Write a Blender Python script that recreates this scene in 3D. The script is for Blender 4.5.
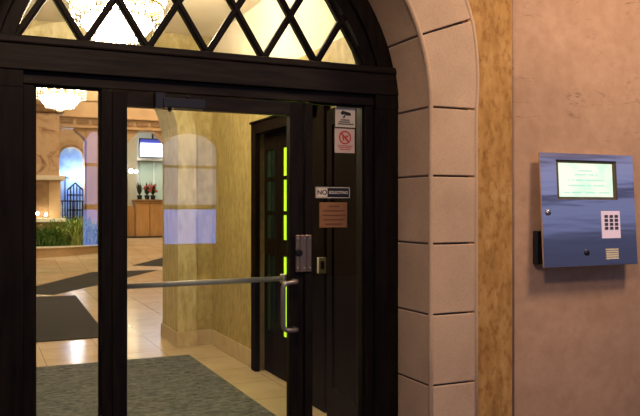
import bpy, bmesh, math, random
from mathutils import Vector, Matrix
random.seed(7)
R = math.radians
S = bpy.context.scene
COL = S.collection
for o in list(bpy.data.objects): bpy.data.objects.remove(o)

# ------------------------------------------------------------------ camera, sky, big lights, exposure
TH = R(24.4); F = 750.0; CD = 3.33; EYE = 1.55
cam = bpy.data.objects.new('camera', bpy.data.cameras.new('camera'))
COL.objects.link(cam); S.camera = cam
cam.location = (0, -CD, EYE); cam.rotation_euler = (R(90), 0, -TH)
cam.data.sensor_width = 36; cam.data.lens = F/640*36; cam.data.clip_start = .05; cam.data.clip_end = 300

S.view_settings.view_transform = 'Standard'; S.view_settings.look = 'None'
S.view_settings.gamma = 1; S.view_settings.use_curve_mapping = False
S.view_settings.exposure = 0

w = bpy.data.worlds.new('dusk'); S.world = w; w.use_nodes = True
nt = w.node_tree; nt.nodes.clear()
out = nt.nodes.new('ShaderNodeOutputWorld'); bg = nt.nodes.new('ShaderNodeBackground')
tc = nt.nodes.new('ShaderNodeTexCoord'); sp = nt.nodes.new('ShaderNodeSeparateXYZ')
cr = nt.nodes.new('ShaderNodeValToRGB')
nt.links.new(tc.outputs['Generated'], sp.inputs[0]); nt.links.new(sp.outputs['Z'], cr.inputs[0])
e = cr.color_ramp.elements
e[0].position = 0; e[0].color = (.02,.018,.02,1)
e[1].position = 1; e[1].color = (.04,.07,.2,1)
for p, c in ((.012,(.10,.11,.20)),(.05,(.12,.13,.24)),(.07,(.32,.36,.66)),(.093,(.36,.40,.70)),(.099,(.10,.10,.20)),(.105,(.12,.12,.24)),(.112,(.44,.48,.85)),
             (.135,(.52,.54,.90)),(.146,(.42,.42,.70)),(.150,(.14,.12,.20)),(.157,(.42,.36,.50)),(.20,(.62,.46,.54)),(.3,(.22,.24,.42))):
    k = e.new(p); k.color = (*c,1)
nt.links.new(cr.outputs[0], bg.inputs[0]); bg.inputs[1].default_value = .65
nt.links.new(bg.outputs[0], out.inputs[0])

def area(name, loc, rot, size, power, color, sy=None):
    l = bpy.data.lights.new(name, 'AREA'); l.energy = power; l.color = color; l.size = size
    if sy: l.shape = 'RECTANGLE'; l.size_y = sy
    o = bpy.data.objects.new(name, l); o.location = loc; o.rotation_euler = rot; COL.objects.link(o); return o
def point(name, loc, power, color, rad=.1):
    l = bpy.data.lights.new(name, 'POINT'); l.energy = power; l.color = color; l.shadow_soft_size = rad
    o = bpy.data.objects.new(name, l); o.location = loc; COL.objects.link(o); return o
def spot(name, loc, target, power, color, ang, rad=.1, blend=.6):
    l = bpy.data.lights.new(name, 'SPOT'); l.energy = power; l.color = color; l.spot_size = R(ang); l.spot_blend = blend; l.shadow_soft_size = rad
    o = bpy.data.objects.new(name, l); o.location = loc; COL.objects.link(o)
    o.rotation_euler = (Vector(target)-Vector(loc)).to_track_quat('-Z','Y').to_euler(); return o

WARM = (1,.74,.48)
area('soffit_lamp_light', (3.3,-1.7,3.95), (R(14),0,0), .6, 92, (1,.67,.43))
area('soffit_lamp_light_b', (.3,-2.6,3.95), (R(25),0,0), .6, 110, (1,.66,.42))
area('lobby_light_a', (1.0,9.5,5.85), (0,0,0), 3, 170, WARM)
area('lobby_light_b', (4.0,15,5.85), (0,0,0), 4, 300, WARM)
area('lobby_light_c', (5.0,21,5.85), (0,0,0), 5, 420, (1,.80,.58), 3)

# ------------------------------------------------------------------ helpers
def X(px, y):
    u = (px-320)/F; return (y+CD)*(math.sin(TH)+u*math.cos(TH))/(math.cos(TH)-u*math.sin(TH))
def Z(px, py, y):
    u = (px-320)/F; t = (y+CD)/(math.cos(TH)-u*math.sin(TH)); return EYE+(208-py)/F*t

def thing(name, label, cat, loc=(0,0,0), group=None):
    o = bpy.data.objects.new(name, None); o.empty_display_size = .1; COL.objects.link(o); o.location = loc
    o['label'] = label; o['category'] = cat
    if group: o['group'] = group
    return o
def tag(o, label, cat, group=None, kind=None):
    o['label'] = label; o['category'] = cat
    if group: o['group'] = group
    if kind: o['kind'] = kind
    return o
def root_loc(p):
    v = Vector((0,0,0))
    while p is not None:
        v += Vector(p.location); p = p.parent
    return v
def obj(name, bm, m, parent=None, label=None, smooth=False, bevel=0, base=None):
    bmesh.ops.recalc_face_normals(bm, faces=bm.faces)
    off = root_loc(parent) if parent is not None else Vector(base or (0,0,0))
    bmesh.ops.translate(bm, verts=bm.verts, vec=-off)
    me = bpy.data.meshes.new(name); bm.to_mesh(me); bm.free()
    if smooth:
        for p in me.polygons: p.use_smooth = True
    o = bpy.data.objects.new(name, me); COL.objects.link(o)
    if parent is not None: o.parent = parent
    elif base: o.location = base
    if isinstance(m, (list,tuple)):
        for k in m: me.materials.append(k)
    elif m: me.materials.append(m)
    if label: o['label'] = label
    if bevel:
        b = o.modifiers.new('bevel','BEVEL'); b.width = bevel; b.segments = 2; b.limit_method = 'ANGLE'; b.angle_limit = R(40)
    return o
def struct(name, bm, m, label=None, **k):
    o = obj(name, bm, m, None, label, **k); o['kind'] = 'structure'
    if label: o['category'] = name.split('_')[0]
    return o
def NB(): return bmesh.new()
def box(bm, x0,x1,y0,y1,z0,z1, mi=0):
    v = [bm.verts.new((x,y,z)) for x in (x0,x1) for y in (y0,y1) for z in (z0,z1)]
    for q in ((0,1,3,2),(4,6,7,5),(0,4,5,1),(2,3,7,6),(0,2,6,4),(1,5,7,3)):
        f = bm.faces.new([v[i] for i in q]); f.material_index = mi
    return v
def prism(bm, pts, a0, a1, axis='y', mi=0):
    """pts 2-D outline: axis y -> (x,z), z -> (x,y), x -> (y,z)"""
    def P(p, a):
        return {'y':(p[0],a,p[1]),'z':(p[0],p[1],a),'x':(a,p[0],p[1])}[axis]
    A = [bm.verts.new(P(p,a0)) for p in pts]; B = [bm.verts.new(P(p,a1)) for p in pts]
    n = len(pts)
    fs = [bm.faces.new(A), bm.faces.new(B[::-1])]
    for i in range(n): fs.append(bm.faces.new((A[i],A[(i+1)%n],B[(i+1)%n],B[i])))
    for f in fs: f.material_index = mi
def tube(bm, pts, r, n=10, cap=True):
    pts = [Vector(p) for p in pts]; rings = []
    rr = r if isinstance(r,(list,tuple)) else [r]*len(pts)
    prev = None
    for i, p in enumerate(pts):
        d = (pts[min(i+1,len(pts)-1)]-pts[max(i-1,0)]).normalized()
        if prev is None:
            a = Vector((0,0,1)) if abs(d.z) < .9 else Vector((1,0,0))
            u = d.cross(a).normalized()
        else: u = (prev - d*prev.dot(d)).normalized()
        prev = u; v = d.cross(u)
        rings.append([bm.verts.new(p+(u*math.cos(2*math.pi*k/n)+v*math.sin(2*math.pi*k/n))*rr[i]) for k in range(n)])
    for a, b in zip(rings, rings[1:]):
        for k in range(n): bm.faces.new((a[k],a[(k+1)%n],b[(k+1)%n],b[k]))
    if cap: bm.faces.new(rings[0][::-1]); bm.faces.new(rings[-1])
def lathe(bm, prof, c, n=24):
    rings = []
    for r, z in prof:
        rings.append([bm.verts.new((c[0]+r*math.cos(2*math.pi*k/n), c[1]+r*math.sin(2*math.pi*k/n), c[2]+z)) for k in range(n)] if r > 1e-5
                     else [bm.verts.new((c[0],c[1],c[2]+z))])
    for a, b in zip(rings, rings[1:]):
        for k in range(n):
            q = [a[k%len(a)],a[(k+1)%len(a)],b[(k+1)%len(b)],b[k%len(b)]]
            q = list(dict.fromkeys(q))
            if len(q) > 2: bm.faces.new(q)
def ball(bm, c, r, s=1):
    m = Matrix.Translation(c) @ Matrix.Diagonal((r,r,r*s,1))
    bmesh.ops.create_icosphere(bm, subdivisions=2, radius=1, matrix=m)
def drop(bm, c, r, h):
    t = bm.verts.new((c[0],c[1],c[2]+h)); b = bm.verts.new((c[0],c[1],c[2]-h))
    m = [bm.verts.new((c[0]+r*math.cos(k*math.pi/2),c[1]+r*math.sin(k*math.pi/2),c[2]-h*.3)) for k in range(4)]
    for k in range(4):
        bm.faces.new((t,m[k],m[(k+1)%4])); bm.faces.new((b,m[(k+1)%4],m[k]))
def arc(cx, cz, r, a0, a1, n):
    return [(cx+r*math.cos(R(a0+(a1-a0)*i/n)), cz+r*math.sin(R(a0+(a1-a0)*i/n))) for i in range(n+1)]
def arch_outline(cx, hw, zc, z0=0, n=40):
    return [(cx+hw,z0)] + arc(cx,zc,hw,0,180,n) + [(cx-hw,z0)]
def arch_wall(bm, x0,x1,z1, cx,hw,zc, y0,y1, n=40):
    prism(bm, [(x1,0),(x1,z1),(x0,z1),(x0,0)] + arch_outline(cx,hw,zc,0,n)[::-1], y0, y1)
def text(name, s, loc, size, m, parent, depth=.0006, align='CENTER', bold=0):
    cu = bpy.data.curves.new(name,'FONT'); cu.body = s; cu.size = size; cu.extrude = depth; cu.align_x = align; cu.align_y = 'CENTER'; cu.offset = bold
    t = bpy.data.objects.new('tmp', cu); COL.objects.link(t)
    bpy.context.view_layer.update()
    me = bpy.data.meshes.new_from_object(t.evaluated_get(bpy.context.evaluated_depsgraph_get()))
    bpy.data.objects.remove(t)
    me.transform(Matrix.Rotation(R(90),4,'X'))
    o = bpy.data.objects.new(name, me); COL.objects.link(o); o.parent = parent
    o.location = Vector(loc)-root_loc(parent); me.materials.clear(); me.materials.append(m); return o

# ------------------------------------------------------------------ materials
def mat(name, c, rough=.5, metal=0, emit=None, es=0, spec=None):
    m = bpy.data.materials.new(name); m.use_nodes = True; b = m.node_tree.nodes['Principled BSDF']
    b.inputs['Base Color'].default_value = (*c,1); b.inputs['Roughness'].default_value = rough; b.inputs['Metallic'].default_value = metal
    if emit: b.inputs['Emission Color'].default_value = (*emit,1); b.inputs['Emission Strength'].default_value = es
    if spec is not None: b.inputs['Specular IOR Level'].default_value = spec
    return m
def tex(m, kind='noise', scale=5, cols=None, bump=0, stretch=(1,1,1), detail=6, dist=.01, rough=.6, pos=(.3,.7), distort=0):
    """colour varied by a texture in object coordinates, and a bump from it"""
    n = m.node_tree; b = n.nodes['Principled BSDF']; L = n.links.new
    t = n.nodes.new('ShaderNodeTexCoord'); mp = n.nodes.new('ShaderNodeMapping'); mp.inputs['Scale'].default_value = stretch
    L(t.outputs['Object'], mp.inputs[0])
    if kind == 'noise':
        x = n.nodes.new('ShaderNodeTexNoise'); x.inputs['Scale'].default_value = scale; x.inputs['Detail'].default_value = detail
        x.inputs['Roughness'].default_value = rough; x.inputs['Distortion'].default_value = distort
    elif kind == 'wave':
        x = n.nodes.new('ShaderNodeTexWave'); x.inputs['Scale'].default_value = scale; x.inputs['Distortion'].default_value = distort; x.inputs['Detail'].default_value = detail
    elif kind == 'voronoi':
        x = n.nodes.new('ShaderNodeTexVoronoi'); x.inputs['Scale'].default_value = scale
    L(mp.outputs[0], x.inputs['Vector']); fac = x.outputs[0]
    if cols:
        r = n.nodes.new('ShaderNodeValToRGB'); el = r.color_ramp.elements
        el[0].position = pos[0]; el[0].color = (*cols[0],1); el[1].position = pos[1]; el[1].color = (*cols[-1],1)
        if len(cols) == 3: k = el.new((pos[0]+pos[1])/2); k.color = (*cols[1],1)
        L(fac, r.inputs[0]); m['c'] = 1
        prev = b.inputs['Base Color'].links
        if prev:
            mx = n.nodes.new('ShaderNodeMix'); mx.data_type = 'RGBA'; mx.blend_type = 'MULTIPLY'; mx.inputs[0].default_value = 1
            L(prev[0].from_socket, mx.inputs[6]); L(r.outputs[0], mx.inputs[7]); L(mx.outputs[2], b.inputs['Base Color'])
        else: L(r.outputs[0], b.inputs['Base Color'])
    if bump:
        bp = n.nodes.new('ShaderNodeBump'); bp.inputs['Strength'].default_value = bump; bp.inputs['Distance'].default_value = dist
        L(fac, bp.inputs['Height'])
        pl = b.inputs['Normal'].links
        if pl: L(pl[0].from_socket, bp.inputs['Normal'])
        L(bp.outputs[0], b.inputs['Normal'])
    return m

wood = tex(mat('dark_stained_wood', (.016,.011,.009), .45, spec=.1), 'noise', 6, [(.004,.003,.0026),(.012,.009,.007)], .25, (6,6,.7), dist=.004)
wood_h = tex(mat('dark_stained_wood_rail', (.016,.011,.009), .45, spec=.14), 'noise', 6, [(.005,.004,.0034),(.018,.013,.010)], .35, (.7,6,6), dist=.004)
wood_in = tex(mat('brown_inner_wood', (.03,.02,.012), .9, spec=.02), 'noise', 6, [(.004,.0026,.0016),(.010,.006,.0032)], .2, (6,6,.6), dist=.004)
iron = mat('black_iron', (.01,.01,.012), .5, .6)
stone = tex(mat('pale_cast_stone', (.5,.38,.28), .85), 'noise', 3.5, [(.47,.345,.235),(.61,.455,.315)], 0, detail=8)
tex(stone, 'noise', 90, [(.9,.9,.9),(1,1,1)], .25, dist=.002, pos=(.35,.55))
mortar = mat('dark_mortar', (.09,.07,.06), .95)
ochre = tex(mat('ochre_travertine', (.45,.25,.07), .8), 'noise', 9, [(.33,.175,.045),(.45,.255,.07),(.56,.35,.13)], .3, (2.2,2,.7), dist=.004, detail=10)
tex(ochre, 'noise', 24, [(.66,.55,.42),(1,1,1)], .35, (1.3,1,.85), dist=.005, pos=(.33,.52), detail=10)

def plaster_mat():
    m = mat('pink_tan_stucco', (.42,.27,.18), .8); n = m.node_tree; b = n.nodes['Principled BSDF']; L = n.links.new
    tex(m, 'noise', 1.6, [(.42,.275,.18),(.555,.375,.255)], .25, (1,1,1.5), dist=.02, detail=8)
    tex(m, 'noise', 14, [(.88,.84,.8),(1,1,1)], .35, (1,1,1), dist=.004, detail=8, pos=(.3,.6))
    # thin trowel cracks: where a stretched distorted noise crosses its mid value, thinned by a mask
    t = n.nodes.new('ShaderNodeTexCoord'); mp = n.nodes.new('ShaderNodeMapping'); mp.inputs['Scale'].default_value = (.75,1,3.6)
    mp.inputs['Rotation'].default_value = (0,R(14),0)
    L(t.outputs['Object'], mp.inputs[0])
    a = n.nodes.new('ShaderNodeTexNoise'); a.inputs['Scale'].default_value = 2.2; a.inputs['Detail'].default_value = 5; a.inputs['Roughness'].default_value = .62; a.inputs['Distortion'].default_value = .5
    L(mp.outputs[0], a.inputs['Vector'])
    s = n.nodes.new('ShaderNodeMath'); s.operation = 'SUBTRACT'; s.inputs[1].default_value = .5; L(a.outputs[0], s.inputs[0])
    ab = n.nodes.new('ShaderNodeMath'); ab.operation = 'ABSOLUTE'; L(s.outputs[0], ab.inputs[0])
    r = n.nodes.new('ShaderNodeMapRange'); r.inputs['From Min'].default_value = 0; r.inputs['From Max'].default_value = .010; r.inputs['To Min'].default_value = 1; r.inputs['To Max'].default_value = 0
    L(ab.outputs[0], r.inputs[0])
    k = n.nodes.new('ShaderNodeTexNoise'); k.inputs['Scale'].default_value = 5.5; k.inputs['Detail'].default_value = 3; L(t.outputs['Object'], k.inputs['Vector'])
    kr = n.nodes.new('ShaderNodeMapRange'); kr.inputs['From Min'].default_value = .50; kr.inputs['From Max'].default_value = .62; L(k.outputs[0], kr.inputs[0])
    sep = n.nodes.new('ShaderNodeSeparateXYZ'); L(t.outputs['Object'], sep.inputs[0])
    zr = n.nodes.new('ShaderNodeMapRange'); zr.inputs['From Min'].default_value = 1.5; zr.inputs['From Max'].default_value = 2.1; zr.inputs['To Min'].default_value = .12; L(sep.outputs['Z'], zr.inputs[0])
    m1 = n.nodes.new('ShaderNodeMath'); m1.operation = 'MULTIPLY'; L(r.outputs[0], m1.inputs[0]); L(kr.outputs[0], m1.inputs[1])
    m2 = n.nodes.new('ShaderNodeMath'); m2.operation = 'MULTIPLY'; L(m1.outputs[0], m2.inputs[0]); L(zr.outputs[0], m2.inputs[1])
    m3 = n.nodes.new('ShaderNodeMath'); m3.operation = 'MULTIPLY'; L(m2.outputs[0], m3.inputs[0]); m3.inputs[1].default_value = .85
    mx = n.nodes.new('ShaderNodeMix'); mx.data_type = 'RGBA'
    L(m3.outputs[0], mx.inputs[0]); L(b.inputs['Base Color'].links[0].from_socket, mx.inputs[6]); mx.inputs[7].default_value = (.16,.09,.055,1)
    L(mx.outputs[2], b.inputs['Base Color'])
    return m
plaster = plaster_mat()
olive = tex(mat('olive_yellow_plaster', (.4,.34,.13), .55), 'noise', 4, [(.33,.26,.10),(.49,.40,.18)], .15, (3,3,.8), dist=.006, detail=9)
tex(olive, 'noise', 16, [(.72,.70,.6),(1,1,1)], 0, (1,1,.8), detail=8, pos=(.32,.6))
pillar = tex(mat('pale_olive_plaster', (.5,.44,.25), .55), 'noise', 4, [(.44,.38,.20),(.60,.53,.32)], .15, (3,3,.8), dist=.006, detail=9)
tex(pillar, 'noise', 14, [(.72,.68,.5),(1,1,1)], 0, (1.4,1.4,.5), detail=8, pos=(.32,.55))
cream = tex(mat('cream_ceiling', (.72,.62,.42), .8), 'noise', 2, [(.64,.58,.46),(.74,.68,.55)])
basestone = tex(mat('beige_marble_base', (.42,.33,.2), .3), 'noise', 5, [(.44,.35,.22),(.60,.50,.34)], 0, distort=1)
def floor_mat():
    m = mat('polished_beige_floor', (.5,.38,.24), .17); n = m.node_tree; b = n.nodes['Principled BSDF']; L = n.links.new
    tex(m, 'noise', 2, [(.50,.39,.25),(.62,.50,.34)], 0, detail=8)
    t = n.nodes.new('ShaderNodeTexCoord')
    br = n.nodes.new('ShaderNodeTexBrick'); br.offset = 0; br.inputs['Scale'].default_value = 1; br.inputs['Brick Width'].default_value = .6; br.inputs['Row Height'].default_value = .6
    br.inputs['Mortar Size'].default_value = .004; br.inputs['Color1'].default_value = (1,1,1,1); br.inputs['Color2'].default_value = (.93,.92,.9,1); br.inputs['Mortar'].default_value = (.5,.45,.4,1)
    L(t.outputs['Object'], br.inputs[0])
    mx = n.nodes.new('ShaderNodeMix'); mx.data_type = 'RGBA'; mx.blend_type = 'MULTIPLY'; mx.inputs[0].default_value = 1
    L(b.inputs['Base Color'].links[0].from_socket, mx.inputs[6]); L(br.outputs[0], mx.inputs[7]); L(mx.outputs[2], b.inputs['Base Color'])
    return m
floorm = floor_mat()
inlay = tex(mat('dark_granite', (.06,.05,.045), .25), 'noise', 20, [(.035,.03,.028),(.085,.075,.065)])
carpet = tex(mat('grey_green_woven_carpet', (.08,.085,.08), .95, spec=.1), 'noise', 12, [(.022,.026,.028),(.17,.182,.19)], .5, (1,2.2,1), dist=.01, detail=4, distort=1.2)
carpet2 = tex(mat('charcoal_carpet', (.05,.05,.045), .95, spec=.1), 'noise', 60, [(.03,.03,.028),(.065,.062,.056)], .3, dist=.004)
pave = tex(mat('concrete_pavement', (.12,.11,.10), .8), 'noise', 5, [(.09,.085,.08),(.15,.14,.13)], .3)
marble = tex(mat('peach_veined_marble', (.6,.4,.24), .3), 'noise', 1.4, [(.26,.13,.07),(.52,.33,.19),(.62,.43,.27)], 0, (1,1,1.2), distort=2.2, pos=(.36,.52), detail=8)
tanwall = tex(mat('tan_limestone', (.5,.33,.17), .6), 'noise', 1.5, [(.42,.27,.135),(.56,.38,.21)])
tandark = tex(mat('brown_carved_panel', (.24,.14,.06), .6), 'noise', 6, [(.18,.10,.045),(.32,.19,.09)])
palewall = tex(mat('pale_grey_wall', (.55,.58,.55), .6), 'noise', 1, [(.50,.55,.52),(.60,.63,.60)])
greenpanel = tex(mat('sage_green_panel', (.42,.48,.36), .5), 'noise', 1, [(.36,.44,.33),(.46,.52,.40)])
maple = tex(mat('honey_maple', (.55,.31,.12), .4), 'noise', 3, [(.48,.26,.09),(.62,.37,.16)], 0, (3,3,.6))
whitepaint = mat('white_trim', (.8,.74,.62), .5)
blackm = mat('black_plastic', (.008,.008,.009), .35)
steel = mat('satin_chrome', (.55,.53,.52), .3, 1)
steel2 = mat('dull_aluminium', (.62,.60,.58), .45, .85)
brass = mat('worn_nickel_plate', (.42,.29,.17), .35, 1)
brassg = mat('aged_gold', (.55,.36,.13), .35, 1)
mirror_steel = tex(mat('brushed_stainless', (.74,.70,.72), .05, 1), 'noise', 2.2, None, .03, (.35,1,3), dist=.03, detail=3)
leafm = [tex(mat('leaf_green', (.10,.22,.03), .45), 'noise', 9, [(.03,.10,.012),(.16,.30,.05)]), tex(mat('leaf_light', (.3,.42,.1), .45), 'noise', 9, [(.22,.34,.06),(.42,.50,.16)])]
bulbm = mat('glowing_bulb', (1,.9,.7), .3, 0, (1,.86,.62), 60)
bowlm = mat('lit_frosted_glass', (1,.95,.85), .4, 0, (1,.88,.68), 14)
crystal = mat('cut_crystal', (1,.95,.86), .05); crystal.node_tree.nodes['Principled BSDF'].inputs['Transmission Weight'].default_value = .35
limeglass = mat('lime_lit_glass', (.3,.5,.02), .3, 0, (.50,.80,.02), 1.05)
dimglass = mat('dark_green_glass', (.01,.02,.012), .08)
soil = mat('soil', (.02,.012,.008), .9)
white = mat('white_sticker', (.62,.58,.50), .5)
offwhite = mat('cream_sticker', (.60,.50,.43), .5)
inkblack = mat('black_ink', (.01,.01,.01), .6)
inkred = mat('red_ink', (.50,.04,.03), .6)
copper = tex(mat('copper_brown_plate', (.22,.10,.03), .5, 0), 'noise', 8, [(.19,.085,.03),(.26,.12,.045)])
copperink = mat('plate_engraving', (.09,.035,.012), .6)
flower = mat('pink_flowers', (.45,.12,.10), .6)

def glass_mat():
    m = bpy.data.materials.new('clear_pane_glass'); m.use_nodes = True; n = m.node_tree; n.nodes.clear(); L = n.links.new
    o = n.nodes.new('ShaderNodeOutputMaterial'); tr = n.nodes.new('ShaderNodeBsdfTransparent'); tr.inputs[0].default_value = (.96,.97,.95,1)
    g = n.nodes.new('ShaderNodeBsdfGlossy'); g.inputs['Roughness'].default_value = .005
    fr = n.nodes.new('ShaderNodeFresnel'); fr.inputs[0].default_value = 1.5; mx = n.nodes.new('ShaderNodeMixShader')
    L(fr.outputs[0], mx.inputs[0]); L(tr.outputs[0], mx.inputs[1]); L(g.outputs[0], mx.inputs[2]); L(mx.outputs[0], o.inputs[0]); return m
glass = glass_mat()

# ================================================================== STRUCTURE
CX, HW, ZC = .95, .992, 2.03
# --- facade
b = NB(); arch_wall(b, -5, 9, 5.2, CX, HW+.22, ZC, -.29, .14); struct('wall_front', b, plaster)
# arch stone surround with real joints
FY, BY = -.31, .0
cuts_z = [0,.031,.368,.705,1.042,1.379,1.703,2.03]
G = .0045
b = NB(); core = NB()
def stone_block(pts, y0=FY, y1=BY): prism(b, pts, y0, y1)
OW = 1.25
for s in (1,-1):
    for z0, z1 in zip(cuts_z, cuts_z[1:]):
        g1 = G if z1 < 2.0 else G
        pts = [(CX+s*HW,z0+G),(CX+s*OW,z0+G),(CX+s*OW,z1-g1),(CX+s*HW,z1-g1)]
        stone_block(pts)
def RO(a):
    a = min(a, 180-a); return 1.25+.052*min(a/20,1)
angs = [0,19.6] + [19.6+ (160.4-19.6)*i/7 for i in range(1,8)] + [180]
for a0, a1 in zip(angs, angs[1:]):
    d = math.degrees(G/HW)
    n = 6
    inn = arc(CX,ZC,HW,a0+d,a1-d,n)
    outp = [(CX+RO(a0+d+(a1-a0-2*d)*i/n)*math.cos(R(a0+d+(a1-a0-2*d)*i/n)), ZC+RO(a0+d+(a1-a0-2*d)*i/n)*math.sin(R(a0+d+(a1-a0-2*d)*i/n))) for i in range(n+1)]
    stone_block(inn+outp[::-1])
so = struct('trim_1', b, stone, bevel=.004)
b = NB()
prism(b, arch_outline(CX,OW+.008,ZC,0,40)+arch_outline(CX,HW+.004,ZC,0,40)[::-1], FY+.014, BY-.002)
struct('trim_2', b, mortar)
# roll mouldings on the inner and outer edge
b = NB()
path = [(CX+HW+.004,FY,0),(CX+HW+.004,FY,1)]+[(x,FY,z) for x,z in arc(CX,ZC,HW+.004,0,180,48)]+[(CX-HW-.004,FY,0)]
tube(b, path, .012, 8)
op = [(CX+1.262,FY+.012,0),(CX+1.262,FY+.012,1)]
for i in range(49):
    a = 180*i/48; r = RO(a)+.012; op.append((CX+r*math.cos(R(a)),FY+.012,ZC+r*math.sin(R(a))))
op.append((CX-1.262,FY+.012,0)); tube(b, op, .0125, 8)
struct('trim_3', b, stone, smooth=True)
# ochre bands each side
for s, nm in ((1,'trim_4'),(-1,'trim_5')):
    b = NB(); x0, x1 = sorted((CX+s*1.215, CX+s*1.483)); box(b, x0,x1,-.302,-.285,0,5.2)
    struct(nm, b, ochre, bevel=.004)
    b = NB(); xx = CX+s*1.49; tube(b, [(xx,-.295,0),(xx,-.295,5.2)], .009, 8); struct('trim_6' if s > 0 else 'trim_7', b, plaster, smooth=True)

# --- interior shell
b = NB(); box(b, -.6,14,.0,15.4,-.1,0)
b2 = [(15.4,0),(22.1,.60),(29,.60),(29,.5),(22.1,.5),(15.4,-.1)]
prism(b, b2, -9, 14, 'x'); box(b, -9,-.6,5.5,15.4,-.1,0)
struct('floor', b, floorm)
b = NB(); box(b, -40,40,-40,-.0,-.12,-.004); struct('floor_pavement', b, pave)
WX = 2.42
b = NB(); box(b, WX,WX+.16,.14,2.05,0,2.8); box(b, WX,WX+.16,3.42,4.98,0,2.8); box(b, WX,WX+.16,2.05,3.42,2.27,2.8); struct('wall_right', b, olive)
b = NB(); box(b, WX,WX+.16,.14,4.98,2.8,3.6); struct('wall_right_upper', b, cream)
b = NB(); box(b, -.62,-.5,.14,4.98,0,3.6); struct('wall_left', b, olive)
b = NB(); arch_wall(b, -9,14,6.0, 1.0,1.03,2.3, 4.98,5.69); struct('wall_back', b, olive)
b = NB(); box(b, -.62,WX+.16,.14,4.98,3.5,3.62); struct('ceiling', b, cream)
# archivolt pilaster round the inner arch
b = NB(); prism(b, arch_outline(1.0,1.22,2.3,0,40)+arch_outline(1.0,1.012,2.3,0,40)[::-1], 4.93,5.71)
struct('trim_8', b, pillar)
# baseboards
b = NB(); box(b, WX-.02,WX,3.42,4.98,0,.167); box(b, WX-.02,WX,.14,2.0,0,.167); struct('baseboard_right', b, basestone, bevel=.004)
b = NB(); box(b, 2.22,WX-.02,4.955,4.98,0,.167); box(b, 2.0,2.235,4.915,4.93,0,.167); box(b, 1.99,2.0,4.915,5.72,0,.167); struct('baseboard_back', b, basestone, bevel=.004)
b = NB(); box(b, -.5,-.48,.14,4.98,0,.167); struct('baseboard_left', b, basestone, bevel=.004)
# dark floor bands
mats = []
def floorpt(px, py):
    u = (px-320)/F; t = EYE*F/(py-208); return (t*(math.sin(TH)+u*math.cos(TH)), t*(math.cos(TH)-u*math.sin(TH))-CD)
b = NB(); prism(b, [floorpt(*p) for p in ((22,290.5),(35,286.5),(98,270.5),(128,270.5),(158,270),(98,285),(54,295),(22,294))], .0,.004, 'z'); tag(obj('runner_mat', b, carpet2, None, base=(*floorpt(60,290),0)), 'dark slanting runner mat across the lobby floor behind the charcoal mat', 'mat')
def ramppt(px, py, h):
    k = math.cos(TH)-(px-320)/F*math.sin(TH); t = (EYE+.0896*(CD+15.4))/((py-208)/F+.0896*k)
    y = t*k-CD; return (X(px,y), y, .0896*(y-15.4)+h)
b = NB(); RP = ((133,265.5),(164,257.5),(185,253),(185,270),(164,266.5))
lo = [b.verts.new(ramppt(*p,-.004)) for p in RP]; hi = [b.verts.new(ramppt(*p,.008)) for p in RP]
b.faces.new(lo[::-1]); b.faces.new(hi)
for i in range(5): b.faces.new((lo[i],lo[(i+1)%5],hi[(i+1)%5],hi[i]))
tag(obj('runner_mat', b, carpet2, None, base=ramppt(164,262,0)), 'small dark pointed mat on the floor farthest back near the olive arch', 'mat')

# --- entrance frame (posts, lintel, arch member)
YF0, YF1 = -.015, .11
fr = bpy.data.objects.new('door_frame', None); COL.objects.link(fr); fr.location = (CX,0,0); fr['kind'] = 'structure'
# jambs: x bounds
JL0, JL1, M1a, M1b, M2a, M2b, JR0, JR1 = CX-HW, .208, .477, .521, 1.432, 1.472, 1.765, CX+HW
def post(x0,x1,y0=YF0,z1=2.06):
    bb = NB(); box(bb, x0,x1,y0,YF1,0,z1); obj('post', bb, wood, fr, bevel=.003)
post(JL0,JL1-.045); post(JR0+.045,JR1)
post(M1a,M1b,.0); post(M2a,M2b,.0)
for x0,x1 in ((JL1-.045,JL1),(JR0,JR0+.045)):
    bb = NB(); box(bb, x0,x1,.012,YF1,0,2.067); obj('post', bb, wood, fr, bevel=.003)
bb = NB(); box(bb, JL1-.045,JR0+.045,.004,YF1,2.067,2.12); obj('head_rail', bb, wood_h, fr, bevel=.003)
bb = NB(); box(bb, JL0,JR1,YF0-.010,YF1,2.12,2.225); obj('lintel', bb, wood_h, fr, bevel=.003)
bb = NB(); box(bb, JL0,JL1-.045,YF0-.003,YF1,2.05,2.12); box(bb, JR0+.045,JR1,YF0-.003,YF1,2.05,2.12); obj('lintel_end', bb, wood, fr)
bb = NB(); box(bb, JL0,JR1,YF0-.020,YF1,2.225,2.260); obj('sill_moulding', bb, wood_h, fr, bevel=.008)
bb = NB(); box(bb, JL1,M1a,-.002,YF1,0,.28); obj('bottom_rail', bb, wood_h, fr, bevel=.003)
bb = NB(); box(bb, M2b,JR0,-.002,YF1,0,.28); obj('bottom_rail', bb, wood_h, fr, bevel=.003)
# arched member with a stepped profile
RI = .85
def half_ring(ro, ri, y0, y1):
    bb = NB(); a = math.degrees(math.asin((2.260-ZC)/ro)); c = math.degrees(math.asin((2.260-ZC)/ri))
    prism(bb, arc(CX,ZC,ro,a,180-a,48)+arc(CX,ZC,ri,c,180-c,48)[::-1], y0, y1); return bb
obj('arched_member', half_ring(HW,.905,YF0,YF1), wood, fr, bevel=.003)
obj('arched_stop', half_ring(.915,RI,.012,YF1), wood, fr, bevel=.003)

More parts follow.
